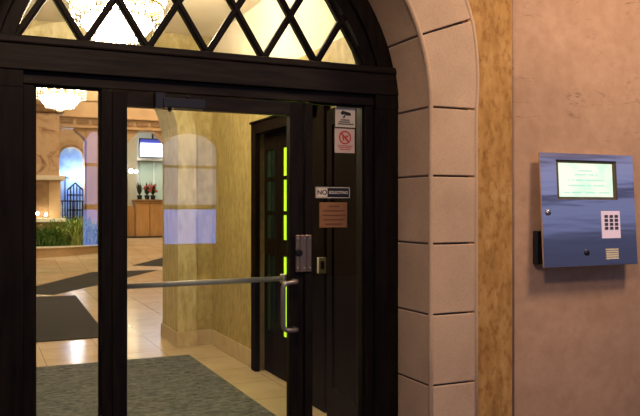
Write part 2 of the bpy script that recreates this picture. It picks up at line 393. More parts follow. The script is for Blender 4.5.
# lunette window
win = bpy.data.objects.new('window_1', None); COL.objects.link(win); win.location = (CX,.05,2.260); win['kind'] = 'structure'
c = math.degrees(math.asin((2.260-ZC)/RI)); bb = NB()
prism(bb, arc(CX,ZC,RI,c,180-c,48), .058,.062); obj('pane', bb, glass, win)
def clip(p, q, rr):
    """segment p->q kept inside the lunette"""
    N = 200; ks = []
    for i in range(N+1):
        x = p[0]+(q[0]-p[0])*i/N; z = p[1]+(q[1]-p[1])*i/N
        if (x-CX)**2+(z-ZC)**2 < rr*rr and z >= 2.256: ks.append((x,z))
    return (ks[0], ks[-1]) if len(ks) > 4 else None
XP, ZP = .2735, .437
for n in range(-4,12):
    x0 = .955+XP*(n-3.5+.5)
    for s in (1,-1):
        k = clip((x0,2.260), (x0+s*XP*2.0*2, 2.260+ZP*4), RI+.012)
        # rising at slope ZP/XP*... (half cell XP/2 wide, ZP/2 high)
        k = clip((x0,2.260), (x0+s*XP*2.5, 2.260+ZP*2.5), RI+.012)
        if k is None: continue
        (xa,za),(xb,zb) = k; dx, dz = xb-xa, zb-za; l = math.hypot(dx,dz)
        if l < .06: continue
        nx, nz = -dz/l, dx/l; bb = NB()
        for wd, y0, y1 in ((.0148,.024,.05),(.006,.014,.026)):
            prism(bb, [(xa+nx*wd,za+nz*wd),(xb+nx*wd,zb+nz*wd),(xb-nx*wd,zb-nz*wd),(xa-nx*wd,za-nz*wd)], y0-(0 if s > 0 else .001), y1)
        obj('lattice_bar', bb, wood, win)
# bars that enter from the arch side (start above the sill)
for n in (-1,-2,-3,8,9,10):
    pass
# side windows
def sidelight(nm, x0, x1):
    o = bpy.data.objects.new(nm, None); COL.objects.link(o); o.location = ((x0+x1)/2,.05,.28); o['kind'] = 'structure'
    q = NB(); box(q, x0,x1,.048,.052,.28,2.067); obj('pane', q, glass, o)
    q = NB(); w_ = .008
    box(q, x0,x0+w_,.03,.048,.28,2.067); box(q, x1-w_,x1,.03,.048,.28,2.067); box(q, x0+w_,x1-w_,.03,.048,2.059,2.067); box(q, x0+w_,x1-w_,.03,.048,.28,.288)
    obj('glazing_bead', q, wood, o)
sidelight('window_2', JL1, M1a); sidelight('window_3', M2b, JR0)

# ================================================================== ENTRANCE DOOR
D0, D1, GZ0, GZ1, GX0, GX1 = .524,1.429,.26,1.996,.589,1.358
dr = bpy.data.objects.new('door_1', None); COL.objects.link(dr); dr.location = (D0,.03,0); dr['kind'] = 'structure'
for x0,x1 in ((D0,GX0),(GX1,D1)):
    q = NB(); box(q, x0,x1,.012,.06,.012,2.062); obj('stile', q, wood, dr, bevel=.003)
q = NB(); box(q, GX0,GX1,.0125,.0595,GZ1,2.062); obj('top_rail', q, wood_h, dr)
q = NB(); box(q, GX0,GX1,.0125,.0595,.012,GZ0); obj('bottom_rail', q, wood_h, dr)
q = NB(); box(q, GX0,GX1,.034,.038,GZ0,GZ1); obj('pane', q, glass, dr)
# push bar on the inside with brackets
q = NB(); tube(q, [(GX0-.03,.105,1.197),(GX1-.005,.105,1.203)], .0125, 14)
pb = obj('push_bar', q, mat('satin_bar',(.62,.60,.57),.35,.3), dr, 'round aluminium push bar', smooth=True)
q = NB(); box(q, GX0-.045,GX0-.018,.06,.118,1.175,1.22); box(q, GX1-.012,GX1+.03,.06,.118,1.18,1.225); obj('bracket', q, steel2, pb, bevel=.004)
# offset pull handle outside
q = NB(); hx, mx_ = 1.296, 1.372
pts = [(mx_,.012,1.200),(mx_,-.035,1.200)]
pts += [(mx_-.012,-.052,1.199),(hx+.02,-.055,1.197),(hx+.006,-.055,1.190),(hx,-.055,1.175),(hx,-.055,1.0),(hx+.006,-.055,.982),(hx+.02,-.055,.974),(mx_-.012,-.052,.971),(mx_,-.035,.97),(mx_,.012,.97)]
tube(q, pts, .0115, 12); obj('pull_handle', q, mat('dull_grey_metal',(.30,.28,.27),.4,.9), dr, 'brushed metal offset pull handle', smooth=True)
# latch guard and cylinder
q = NB(); box(q, 1.380,1.462,-.008,.0,1.243,1.420); box(q, 1.400,1.412,-.013,-.008,1.243,1.42); box(q, 1.436,1.444,-.013,-.008,1.243,1.42)
lg = obj('latch_guard', q, brass, dr, 'worn metal latch guard plate', bevel=.002)
q = NB(); box(q, 1.386,1.424,-.001,.013,1.25,1.41); obj('spacer', q, brass, lg)
for zz in (1.26,1.403):
    for xx in (1.389,1.424,1.453):
        q = NB(); ball(q, (xx,-.009,zz), .005); obj('screw', q, steel, lg, smooth=True)
q = NB(); lathe(q, [(0,0),(.018,0),(.018,.018),(.013,.022),(0,.022)], (0,0,0), 20)
bmesh.ops.rotate(q, verts=q.verts, cent=(0,0,0), matrix=Matrix.Rotation(R(90),3,'X')); bmesh.ops.translate(q, verts=q.verts, vec=(1.394,.0,1.335))
obj('lock_cylinder', q, iron, dr, 'dark round lock cylinder')
# closer on the top rail
q = NB(); box(q, .735,.925,-.045,.012,1.994,2.038); cl = obj('door_closer', q, blackm, dr, 'black door closer body', bevel=.004)
q = NB(); box(q, .702,.742,-.04,.012,1.99,2.058); obj('bracket', q, blackm, cl, bevel=.002)
q = NB(); tube(q, [(.775,-.01,2.0),(.765,-.012,1.982)], .009, 10); obj('valve', q, blackm, cl)
q = NB(); box(q, .85,.865,.0,.012,2.05,2.058); obj('stop', q, blackm, cl)

# ================================================================== SIGNS ON THE RIGHT SIDELIGHT (fixed to the outside of the glass)
def sign(nm, lab, x0,x1,z0,z1, m, cat='sign', y=.045):
    t = thing(nm, lab, cat, ((x0+x1)/2,y,z0)); q = NB(); box(q, x0,x1,y-.002,y+.003,z0,z1); obj('panel', q, m, t, bevel=.001); return t
Y2 = .0425
sx0, sx1 = X(335.5,.045), X(355,.045)
t = sign('camera_sign', 'white sticker with black security camera drawing at top of right side glass', sx0,sx1,1.955,2.055, white)
cx_, cz = (sx0+sx1)/2, 2.02
q = NB(); prism(q, [(cx_-.028,cz+.006),(cx_-.018,cz+.018),(cx_+.028,cz+.008),(cx_+.030,cz-.006),(cx_+.004,cz-.006),(cx_-.006,cz-.0),(cx_-.02,cz-.004)], Y2-.001,Y2+.0006)
prism(q, [(cx_+.0,cz-.004),(cx_-.006,cz-.020),(cx_-.016,cz-.018),(cx_-.014,cz-.012),(cx_-.010,cz-.012),(cx_-.008,cz-.004)], Y2-.001,Y2+.0006)
obj('camera_symbol', q, inkblack, t)
q = NB()
for i,(zz,ww) in enumerate(((1.991,.026),(1.981,.036),(1.971,.042))):
    for k in range(int(ww/.006)*2//2*2):
        xx = cx_-ww+k*.0062
        if xx < cx_+ww: box(q, xx,xx+.0045,Y2-.001,Y2+.0006,zz-.003,zz+.003)
obj('lettering', q, inkblack, t)
t = sign('no_dogs_sign', 'cream sticker with red crossed circle below the camera sticker', sx0-.003,sx1-.003,1.826,1.948, offwhite)
cx_, cz = (sx0+sx1)/2-.003, 1.903
q = NB(); prism(q, arc(cx_,cz,.033,0,360,32)[:-1], Y2-.001,Y2+.0006)
ring = q; q.free(); q = NB()
A = arc(cx_,cz,.034,0,360,32)[:-1]; B_ = arc(cx_,cz,.027,0,360,32)[:-1]
for i in range(32):
    j = (i+1)%32; prism(q, [A[i],A[j],B_[j],B_[i]], Y2-.001,Y2+.0006)
prism(q, [(cx_-.025,cz+.019),(cx_-.019,cz+.025),(cx_+.025,cz-.019),(cx_+.019,cz-.025)], Y2-.0012,Y2+.0004)
obj('prohibition_circle', q, inkred, t, 'red circle and bar')
q = NB(); box(q, cx_-.014,cx_+.010,Y2-.001,Y2+.0006,cz-.004,cz+.006)
for xx in (-.013,-.008,.004,.008): box(q, cx_+xx,cx_+xx+.0035,Y2-.001,Y2+.0006,cz-.016,cz-.004)
box(q, cx_+.008,cx_+.019,Y2-.001,Y2+.0006,cz+.002,cz+.012); obj('dog_symbol', q, inkred, t)
q = NB()
for zz,ww in ((1.861,.040),(1.852,.034),(1.843,.028)):
    k = 0
    while -ww+k*.0065 < ww: box(q, cx_-ww+k*.0065,cx_-ww+k*.0065+.0045,Y2-.001,Y2+.0006,zz-.0025,zz+.0025); k += 1
obj('lettering', q, inkred, t)
nx0, nx1 = X(315,.045), X(350,.045)
t = sign('no_soliciting_sign', 'black sign with white outline reading NO SOLICITING', nx0,nx1,1.597,1.656, blackm)
q = NB(); e_ = .003
for a in ((nx0+.003,nx1-.003,1.6,1.6+e_),(nx0+.003,nx1-.003,1.653-e_,1.653),(nx0+.003,nx0+.003+e_,1.6,1.653),(nx1-.003-e_,nx1-.003,1.6,1.653)): box(q, a[0],a[1],Y2-.001,Y2+.0006,a[2],a[3])
obj('border', q, white, t)
q = NB(); box(q, nx0+.008,nx0+.066,Y2-.001,Y2+.0006,1.605,1.648); obj('white_patch', q, white, t, 'white block behind the word NO')
text('word_no','NO',(nx0+.037,Y2-.0016,1.6265),.034,inkblack,t,bold=.0008)
text('word_soliciting','SOLICITING',((nx0+.068+nx1-.007)/2,Y2-.0006,1.6265),.0195,white,t,bold=.0004)
bx0, bx1 = X(319.5,.045), X(347,.045)
t = sign('notice_plaque', 'copper brown engraved plaque below the NO SOLICITING sign', bx0,bx1,1.453,1.578, copper)
q = NB()
for i in range(5):
    zz = 1.558-i*.022; k = 0; ww = (.026,.056,.060,.056,.044)[i]; xc = (bx0+bx1)/2
    while -ww+k*.0085 < ww: box(q, xc-ww+k*.0085,xc-ww+k*.0085+.006,Y2-.001,Y2+.0006,zz-.003,zz+.003); k += 1
obj('lettering', q, copperink, t)

# ================================================================== INTERCOM
ix0, ix1 = X(541,-.345), X(634,-.345)
izt, izb = Z(590,154,-.345), Z(590,265.5,-.345)
ty = lambda z: -.335-(izt-z)*.060     # front face leans back towards the top
t = thing('intercom_panel', 'stainless steel entry intercom with keypad and lit screen on the stucco wall', 'intercom', ((ix0+ix1)/2,-.29,izb))
q = NB(); prism(q, [(-.292,izb+.01),(-.292,izt-.01),(ty(izt)+.012,izt-.01),(ty(izb)+.012,izb+.01)], ix0+.06,ix1-.03,'x'); obj('housing', q, steel2, t)
q = NB()
U0, U1 = X(557,-.345), X(617,-.345); V1, V0 = Z(590,160.5,-.345), Z(590,199.5,-.345)
def slab(q, x0,x1,z0,z1, d0=0, d1=.012):
    prism(q, [(ty(z0)+d0,z0),(ty(z1)+d0,z1),(ty(z1)+d1,z1),(ty(z0)+d1,z0)], x0,x1,'x')
def ringv(d): return [[q.verts.new((x,ty(z)+d,z)) for x,z in pp] for pp in (((ix0,izb),(ix1,izb),(ix1,izt),(ix0,izt)),((U0,V0),(U1,V0),(U1,V1),(U0,V1)))]
(fo,fi),(bo,bi) = ringv(0), ringv(.012)
for i in range(4):
    j = (i+1)%4
    for f_ in ((fo[i],fo[j],fi[j],fi[i]),(bo[i],bo[j],bi[j],bi[i]),(fo[i],fo[j],bo[j],bo[i]),(fi[i],fi[j],bi[j],bi[i])): q.faces.new(f_)
obj('face_plate', q, mirror_steel, t, bevel=.0015)
q = NB(); slab(q, U0,U1,V0,V1,.008,.011); bz = obj('screen_bezel', q, mat('olive_bezel',(.10,.09,.05),.5), t)
scr = mat('lcd_screen', (.5,.6,.5), .4, 0, (.66,1.0,.88), .72)
m = scr.node_tree; tcn = m.nodes.new('ShaderNodeTexCoord'); nz = m.nodes.new('ShaderNodeTexNoise'); nz.inputs['Scale'].default_value = 7
rp = m.nodes.new('ShaderNodeValToRGB'); rp.color_ramp.elements[0].color = (.34,.95,.72,1); rp.color_ramp.elements[0].position=.35; rp.color_ramp.elements[1].color = (.85,1,.88,1); rp.color_ramp.elements[1].position = .6
m.links.new(tcn.outputs['Object'], nz.inputs['Vector']); m.links.new(nz.outputs[0], rp.inputs[0]); m.links.new(rp.outputs[0], m.nodes['Principled BSDF'].inputs['Emission Color'])
S0, S1 = X(560,-.345), X(613.5,-.345); T1, T0 = Z(590,163.5,-.345), Z(590,197,-.345)
q = NB(); slab(q, S0,S1,T0,T1,.0055,.008); sc_ = obj('screen', q, scr, t, 'glowing pale green screen')
lcdt = mat('lcd_text', (.15,.45,.40),.5,0,(.30,.66,.58),.7)
q = NB(); xc = (S0+S1)/2
for k_,(f,ww) in enumerate(((.78,.045),(.66,.075),(.50,.12),(.34,.12),(.13,.15))):
    z_ = T0+(T1-T0)*f; k = 0
    while -ww+k*.013 < ww:
        if random.random() < .8: slab(q, xc-ww+k*.013,xc-ww+k*.013+.008,z_-.0035,z_+.0035,.0048,.0056)
        k += 1
    obj('text_line', q, lcdt, sc_); q = NB()
# hole-side black clips of the bezel
K0, K1 = X(600.5,-.345), X(618.5,-.345); L1, L0 = Z(609,211,-.345), Z(609,238,-.345)
K0, K1, = X(600,-.345), X(618,-.345)
q = NB(); slab(q, K0,K1,L0,L1,-.003,.001); kp = obj('keypad', q, mat('glare_keypad',(.75,.6,.62),.3,.7,(1,.66,.66),.5), t, 'pinkish keypad plate with painted glare')  # pinkish glare on the plate is put into its emission
for r_ in range(4):
    for c_ in range(3):
        xx = K0+(K1-K0)*(.22+.28*c_); z_ = L1-(L1-L0)*(.2+.145*r_)
        q = NB(); slab(q, xx-.011,xx+.011,z_-.008,z_+.008,-.008,-.002); obj('key', q, mat('key_metal',(.16,.14,.17),.3,.8) if r_+c_ == 0 else bpy.data.materials['key_metal'], kp, bevel=.002)
q = NB(); a0, a1 = X(603,-.345), X(615,-.345); zt, zb = Z(609,248,-.345), Z(609,259,-.345)
for k in range(5):
    z_ = zb+(zt-zb)*(k+.5)/5; slab(q, a0,a1,z_-.0042,z_+.0042,-.004,.001)
obj('speaker_grille', q, mat('grille_cream',(.75,.70,.5),.4), t, 'cream louvred speaker grille')
for (px,py,nm) in ((547,212.5,'lock'),(584,252.5,'button')):
    xx, zz = X(px,-.345), Z(px,py,-.345); q = NB(); lathe(q, [(0,.008),(.010,.008),(.016,.003),(.016,-.003)], (0,0,0), 18)
    bmesh.ops.rotate(q, verts=q.verts, cent=(0,0,0), matrix=Matrix.Rotation(R(90),3,'X')); bmesh.ops.translate(q, verts=q.verts, vec=(xx,ty(zz)-.001,zz)); obj(nm, q, steel if nm=='lock' else blackm, t, smooth=True)
q = NB(); hx0 = X(533.5,-.30); box(q, hx0,ix0+.05,-.325,-.291,Z(536,265,-.34),Z(536,231,-.34)); obj('side_hinge', q, blackm, t, 'black side bracket', bevel=.006)

# ================================================================== VESTIBULE CONTENTS
q = NB(); box(q, -.02,2.0,.2,4.40,.001,.014); tag(obj('entrance_rug', q, carpet, None, base=(1,2.3,0), bevel=.004), 'large grey-green woven rug lying just inside the glass door', 'rug')
q = NB(); prism(q, [(.0,5.88),(1.40,5.92),(1.54,10.5),(.2,10.55)], .001,.012,'z'); tag(obj('floor_mat', q, carpet2, None, base=(.8,8.2,0)), 'dark charcoal mat on lobby floor beyond the rug', 'mat')

# double dark wood door set in the right wall
cs = bpy.data.objects.new('door_2', None); COL.objects.link(cs); cs.location = (WX,2.73,0); cs['kind'] = 'structure'
ya, yb, yt = 1.82, 3.50, 2.37
q = NB(); box(q, WX-.05,WX,yb-.12,yb,0,yt); box(q, WX-.05,WX,ya,ya+.24,0,yt); box(q, WX-.05,WX,ya+.12,yb-.12,yt-.12,yt); box(q, WX-.065,WX,ya-.01,yb+.01,yt-.02,yt+.0); obj('casing', q, wood_in, cs, bevel=.004)
def leaf(y0,y1, m, cols, bars, lab, st=.085, st2=.085):
    xx0, xx1 = WX+.05, WX+.09
    q = NB(); z0, z1 = .01, 2.26; gz0, gz1 = .40, 2.09
    box(q, xx0,xx1,y0,y0+st,z0,z1); box(q, xx0,xx1,y1-st2,y1,z0,z1); box(q, xx0,xx1,y0+st,y1-st2,z0,gz0); box(q, xx0,xx1,y0+st,y1-st2,gz1,z1)
    for z_, hh in bars: box(q, xx0,xx1,y0+st,y1-st2,z_-hh,z_+hh)
    for k in range(1,cols): y_ = y0+st+(y1-y0-2*st)*k/cols; box(q, xx0,xx1,y_-.012,y_+.012,gz0,gz1)
    lf = obj('door_leaf', q, wood_in, cs, bevel=.003)
    q = NB(); box(q, xx0+.010,xx0+.017,y0+st,y1-st2,gz0,gz1); obj('pane', q, m, lf, lab)
BARS = ((1.82,.018),(1.505,.018),(1.19,.075))
leaf(3.07,3.40,dimglass,1,BARS,'dark green glass',.05,.05)
leaf(2.06,3.06,limeglass,1,BARS,'lime lit glass',.225,.14)

# open inner door leaf standing against the right wall
pa, pb_ = Vector((2.335,1.70,0)), Vector((2.13,.30,0))
dirv = (pb_-pa).normalized(); W_ = (pb_-pa).length
nrm = Vector((dirv.y,-dirv.x,0)) # towards wall
if nrm.x < 0: nrm = -nrm
dl = bpy.data.objects.new('door_3', None); COL.objects.link(dl); dl.location = pa; dl['kind'] = 'structure'
def lbox(q, s0,s1,d0,d1,z0,z1):
    v = box(q, s0,s1,d0,d1,z0,z1)
    for k in v: k.co = pa+dirv*k.co.x+nrm*k.co.y+Vector((0,0,k.co.z))
q = NB(); lbox(q, 0,.13,0,.045,.01,2.27); lbox(q, W_-.13,W_,0,.045,.01,2.27); lbox(q,.13,W_-.13,0,.045,.01,.25); lbox(q,.13,W_-.13,0,.045,2.15,2.27); lbox(q,.62,.74,0,.045,.25,2.15)
obj('frame', q, wood_in, dl, bevel=.004)
q = NB(); lbox(q, .12,W_-.12,.015,.03,.24,2.16); obj('panel', q, wood_in, dl)
# strike box (card reader)
q = NB(); rx0, rx1 = X(318.5,1.79), X(326,1.79); box(q, rx0,rx1,1.785,1.819,Z(322,273.5,1.8),Z(322,257.5,1.8))
rd = tag(obj('card_reader', q, mat('grey_metal',(.5,.47,.40),.4,.3), None, base=(rx1,1.8,Z(322,273.5,1.8)), bevel=.004), 'small silver reader box on edge of the dark door casing', 'card reader')
q = NB(); box(q, rx0+.016,rx1-.016,1.782,1.786,Z(322,269,1.8),Z(322,261,1.8)); obj('sensor', q, blackm, rd)
for i in range(3): pass

# chandeliers
def chandelier(lab, c, rad, ztop, zbot, grp=None, n=22, dense=1):
    t = thing('chandelier', lab, 'chandelier', (c[0],c[1],zbot), grp)
    h = (ztop-zbot)
    q = NB(); lathe(q, [(0,.06),(.02,.06),(.09*rad/.4,.02),(.10*rad/.4,0),(0,0)], (c[0],c[1],c[2]-.06)); obj('canopy', q, brassg, t, smooth=True)
    q = NB(); tube(q, [(c[0],c[1],c[2]-.05),(c[0],c[1],ztop-.05)], .012, 8); obj('stem', q, brassg, t)
    q = NB()
    for rr, zz in ((rad,ztop-h*.30),(rad*.66,ztop-h*.08),(rad*.55,zbot+h*.30)):
        tube(q, [(c[0]+rr*math.cos(2*math.pi*k/36),c[1]+rr*math.sin(2*math.pi*k/36),zz) for k in range(37)], .012, 6, False)
    for k in range(6):
        a = math.pi*k/3; tube(q, [(c[0],c[1],ztop-h*.05),(c[0]+rad*.5*math.cos(a),c[1]+rad*.5*math.sin(a),ztop-h*.45),(c[0]+rad*math.cos(a),c[1]+rad*math.sin(a),ztop-h*.30)], .010, 6)
    obj('ring_frame', q, brassg, t, smooth=True)
    q = NB(); lathe(q, [(0,0),(rad*.35,h*.02),(rad*.62,h*.12),(rad*.78,h*.30),(rad*.74,h*.38),(0,h*.38)], (c[0],c[1],zbot+h*.06), 28); obj('glass_bowl', q, bowlm, t, 'glowing frosted bowl', smooth=True)
    for k in range(n):
        a = 2*math.pi*k/n; q = NB(); ball(q, (c[0]+rad*math.cos(a),c[1]+rad*math.sin(a),ztop-h*.18), rad*.085, 1.6); obj('bulb', q, bulbm, t, smooth=True)
    q = NB()
    for lev,(rr,z0,rows,cnt) in enumerate(((rad,ztop-h*.36,3,44),(rad*.66,ztop-h*.14,2,30),(rad*.55,zbot+h*.22,2,26))):
        for k in range(cnt):
            a = 2*math.pi*k/cnt
            for j in range(rows): drop(q, (c[0]+rr*math.cos(a),c[1]+rr*math.sin(a),z0-j*rad*.13), rad*.035, rad*.06)
    for k in range(10): drop(q, (c[0]+rad*.1*math.cos(k*.63),c[1]+rad*.1*math.sin(k*.63),zbot+rad*.05), rad*.04, rad*.09)
    obj('crystal_drops', q, crystal, t)['kind'] = 'stuff'
    return t
chandelier('big glowing crystal chandelier hanging just inside behind the arched lattice window', (1.0,2.8,3.5), .36, 3.30, 2.86)
point('chandelier_light_a', (1.0,2.8,2.78), 62, (1,.80,.54), .15)
point('chandelier_light_b', (1.0,2.8,3.14), 58, (1,.82,.62), .15)
point('chandelier_light_c', (1.12,2.8,3.36), 85, (1,.84,.62), .08)
lcx, lcy = X(60,9.3), 9.3
chandelier('distant crystal chandelier over the lobby, seen through the left side glass', (lcx,lcy,5.95), .40, Z(60,80,9.3), Z(60,110,9.3), n=18)
point('lobby_chandelier_light', (lcx,lcy,Z(60,118,9.3)), 60, (1,.82,.6), .2)

# ================================================================== LOBBY
b = NB(); box(b, -9,14,27,27.2,0,6); struct('wall_lobby_back', b, palewall)
b = NB(); box(b, -9.2,-9,4.98,27,0,6); struct('wall_lobby_left', b, tanwall)
b = NB(); box(b, 14,14.2,4.98,27,0,6); struct('wall_lobby_right', b, tanwall)
b = NB(); box(b, -9,14,4.98,27,6,6.15); struct('ceiling_lobby', b, cream)
AY = 21.0
# arcade: header with openings with stepped corners, and piers
b = NB()
xa, xb_ = X(129.5,AY), X(164.5,AY); hz = Z(147,131,AY)
box(b, -9,14,AY,AY+.5,hz,5.98)
px_l0, px_l1 = X(85,AY), X(129.5,AY)
box(b, px_l0+.05,px_l1-.15,AY,AY+.5,.2,hz)        # pier
box(b, xb_+.15,xb_+1.2,AY,AY+.5,.2,hz)
for xx, s in ((xa,1),(xb_,-1),(px_l0,-1)):
    prism(b, [(xx-s*.16,hz),(xx+s*.32,hz),(xx+s*.22,hz-.12),(xx+s*.05,hz-.26),(xx-s*.06,hz-.42),(xx-s*.16,hz-.42)], AY+.02,AY+.48)
box(b, -9,X(61,AY),AY,AY+.5,Z(60,148,AY),hz)
struct('wall_arcade', b, tanwall)
b = NB()
for k in range(40):
    x0 = -6+k*.46; box(b, x0,x0+.36,AY-.03,AY+.01,Z(147,126.5,AY),Z(147,122.5,AY))
struct('trim_11', b, tandark)
b = NB(); box(b, -9,14,AY-.05,AY,Z(147,130.5,AY),Z(147,128.8,AY)); box(b, -9,14,AY-.06,AY,Z(147,120.5,AY),Z(147,119.3,AY)); box(b, -9,14,AY-.03,AY,Z(147,104,AY),Z(147,103,AY)); struct('trim_12', b, tanwall)

# mural niche at left
MY = 24.0
b = NB(); mc = X(71.5,MY); mr = X(83.5,MY)-mc
pr = [(X(50,MY),0.4),(X(50,MY),5.9),(X(96,MY),5.9),(X(96,MY),.4)]
mz = Z(71.5,147,MY)-mr
prism(b, pr+[(mc+mr,.4)]+arc(mc,mz,mr,0,180,24)+[(mc-mr,.4)], MY,MY+.25); struct('wall_niche', b, tanwall)
sky = tex(mat('painted_blue_sky', (.2,.36,.75), .7), 'noise', 1.1, [(.10,.20,.60),(.20,.36,.75),(.75,.82,.9)], 0, pos=(.4,.68))
b = NB(); box(b, mc-mr-.1,mc+mr+.1,MY+.27,MY+.33,.6,mz+mr+.1); tag(obj('sky_mural', b, sky, None, base=(mc,MY+.2,.6)), 'arched blue sky mural behind the iron gate', 'mural')
point('mural_glow_light', (mc+.15,MY-.25,Z(75,175,MY)), 75, (1,.97,.93), .12)  # added point light without a fixture, gives the mural its white glow
b = NB(); prism(b, arc(mc,mz,mr+.09,0,180,24)+arc(mc,mz,mr,0,180,24)[::-1], MY-.04,MY); struct('trim_13', b, tandark)
# iron gate
GY = 22.6
g = thing('iron_gate', 'black wrought iron gate with arched top before the blue mural', 'gate', (X(75,GY),GY,.6))
gx0, gx1 = X(67.5,GY), X(83,GY)
for k in range(6):
    xx = gx0+(gx1-gx0)*k/5; q = NB(); h_ = Z(75,190,GY)+(.16*math.sin(math.pi*k/5)); tube(q, [(xx,GY,.6),(xx,GY,h_)], .02, 6); obj('picket', q, iron, g)
q = NB(); tube(q, [(gx0,GY,Z(75,190,GY)),((gx0+gx1)/2,GY,Z(75,183,GY)),(gx1,GY,Z(75,190,GY))], .03, 6); obj('arched_rail', q, iron, g)
for yy in (195,210): q = NB(); tube(q, [(gx0,GY,Z(75,yy,GY)),(gx1,GY,Z(75,yy,GY))], .025, 6); obj('gate_rail', q, iron, g)
GY2 = 21.8
g = thing('iron_railing', 'dark lower iron railing behind the planter ferns', 'railing', (X(72,GY2),GY2,.55))
gx0, gx1 = X(60,GY2), X(97,GY2)
for k in range(16):
    xx = gx0+(gx1-gx0)*k/15; q = NB(); tube(q, [(xx,GY2,.55),(xx,GY2,Z(72,201,GY2))], .014, 6); obj('picket', q, iron, g)
q = NB(); tube(q, [(gx0,GY2,Z(72,201,GY2)),(gx1,GY2,Z(72,201,GY2))], .022, 6); tube(q, [(gx0,GY2,Z(72,218,GY2)),(gx1,GY2,Z(72,218,GY2))], .02, 6); obj('top_rail', q, iron, g)
q = NB(); px_ = X(65,GY); tube(q, [(X(66,GY),GY+.3,.6),(X(66,GY),GY+.3,Z(66,176,GY))], .022, 6); tube(q, [(X(62,GY),GY+.3,Z(66,176,GY)),(X(70,GY),GY+.3,Z(66,178,GY))], .018, 6); tag(obj('iron_post', q, iron, None, base=(X(66,GY),GY+.3,.6)), 'tall thin iron post left of the gate', 'post')

# marble column on pedestal
CY = 18.7
c0, c1 = X(27,CY), X(59.5,CY); dep = c1-c0
t = thing('marble_column', 'square peach veined marble column on a tan pedestal', 'column', ((c0+c1)/2,CY+dep/2,Z(65,246.5,17.8)-.08))
q = NB(); box(q, c0,c1,CY+.05,CY+dep,Z(45,176,CY),Z(45,112,CY)); obj('shaft', q, marble, t, bevel=.02)
q = NB(); box(q, c0-.12,c1+.14,CY-.1,CY+dep+.1,Z(45,180,CY),Z(45,175.5,CY)); obj('cornice', q, whitepaint, t, 'white moulded ledge', bevel=.02)
q = NB(); box(q, c0-.04,c1+.03,CY,CY+dep,Z(45,219,CY),Z(45,180,CY)); pd = obj('pedestal', q, tanwall, t)
q = NB(); box(q, c0-.0,X(49,CY),CY-.015,CY+.01,Z(45,218,CY),Z(45,181,CY)); obj('recessed_panel', q, tandark, pd, 'darker brown panel')
q = NB(); box(q, c0-.1,c1+.12,CY-.06,CY+dep+.1,Z(45,112,CY),Z(45,104,CY)); obj('capital', q, tandark, t, bevel=.03)
for i,(px,py) in enumerate(((37.5,213.5),(46,214.5))):  # glowing balls added in place of lamp reflections on the pedestal panel
    q = NB(); ball(q, (X(px,CY-.2),CY-.2,Z(px,py,CY-.2)), .035, 1.3); tag(obj('lamp_reflection', q, bulbm, None, base=(X(px,CY-.2),CY-.2,Z(px,218.5,CY-.2))), ('left of two tiny glowing balls standing in for lamp reflections on pedestal','right of two tiny glowing balls standing in for lamp reflections on pedestal')[i], 'lamp', 'lamp reflections at the ledge')
q = NB(); box(q, c0-.3,X(66,CY-.3),CY-.35,CY+dep,Z(45,222,CY-.3),Z(45,218.5,CY-.3)); obj('ledge', q, whitepaint, t, 'pale stone ledge')
q = NB(); box(q, c0-.2,X(64,CY-.3),CY-.25,CY+dep,Z(65,246.5,17.8)-.08,Z(45,222,CY-.3)); obj('base', q, tanwall, t)

# planter kerb (curved) and ferns
pc = Vector((.9,20.9)); pr_ = 3.1
q = NB(); oa = []; ia = []
for k in range(41):
    a = R(180+180*k/40); oa.append((pc.x+pr_*math.cos(a),pc.y+pr_*math.sin(a))); ia.append((pc.x+(pr_-.28)*math.cos(a),pc.y+(pr_-.28)*math.sin(a)))
ztop = Z(65,246.5,pc.y-pr_); zbot = Z(65,258.5,pc.y-pr_)
prism(q, oa+ia[::-1], zbot-.15, ztop-.04, 'z')
pl = tag(obj('planter_kerb', q, tanwall, None, base=(pc.x,pc.y-pr_,zbot)), 'low curved tan stone planter edge on the lobby floor', 'planter')
oa2 = [(pc.x+(x-pc.x)*1.015,pc.y+(y-pc.y)*1.015) for x,y in oa]; ia2 = [(pc.x+(x-pc.x)*.985,pc.y+(y-pc.y)*.985) for x,y in ia]
q = NB(); prism(q, oa2+ia2[::-1], ztop-.04, ztop, 'z'); obj('coping', q, whitepaint, pl, 'pale coping')
q = NB(); prism(q, ia, .2, ztop-.08, 'z'); obj('soil', q, soil, pl)
def fern(px, y, hgt, spread, mi, lab):
    x = X(px,y); z0 = ztop-.08
    t = thing('fern', lab, 'plant', (x,y,z0), 'ferns in the lobby planter')
    q = NB()
    for k in range(150):
        a = random.uniform(0,2*math.pi); s = random.uniform(.35,1)*spread; h = hgt*random.uniform(.55,1.05); wd = random.uniform(.012,.024)
        bo = (random.uniform(-.3,.3),random.uniform(-.18,.18)); d = Vector((math.cos(a),math.sin(a),0)); sd = Vector((-d.y,d.x,0)); prev = None
        for j in range(5):
            f = j/4; p = Vector((x+bo[0],y+bo[1],z0))+d*s*f**1.2+Vector((0,0,h*(f*1.5-.62*f*f*(1+s)))); ww = wd*math.sin(math.pi*(.15+.83*f))
            v = (q.verts.new(p-sd*ww),q.verts.new(p+Vector((0,0,-ww*.4))),q.verts.new(p+sd*ww))
            if prev: q.faces.new((prev[0],prev[1],v[1],v[0])); q.faces.new((prev[1],prev[2],v[2],v[1]))
            prev = v
    obj('leaves', q, leafm[mi], t)['kind'] = 'stuff'
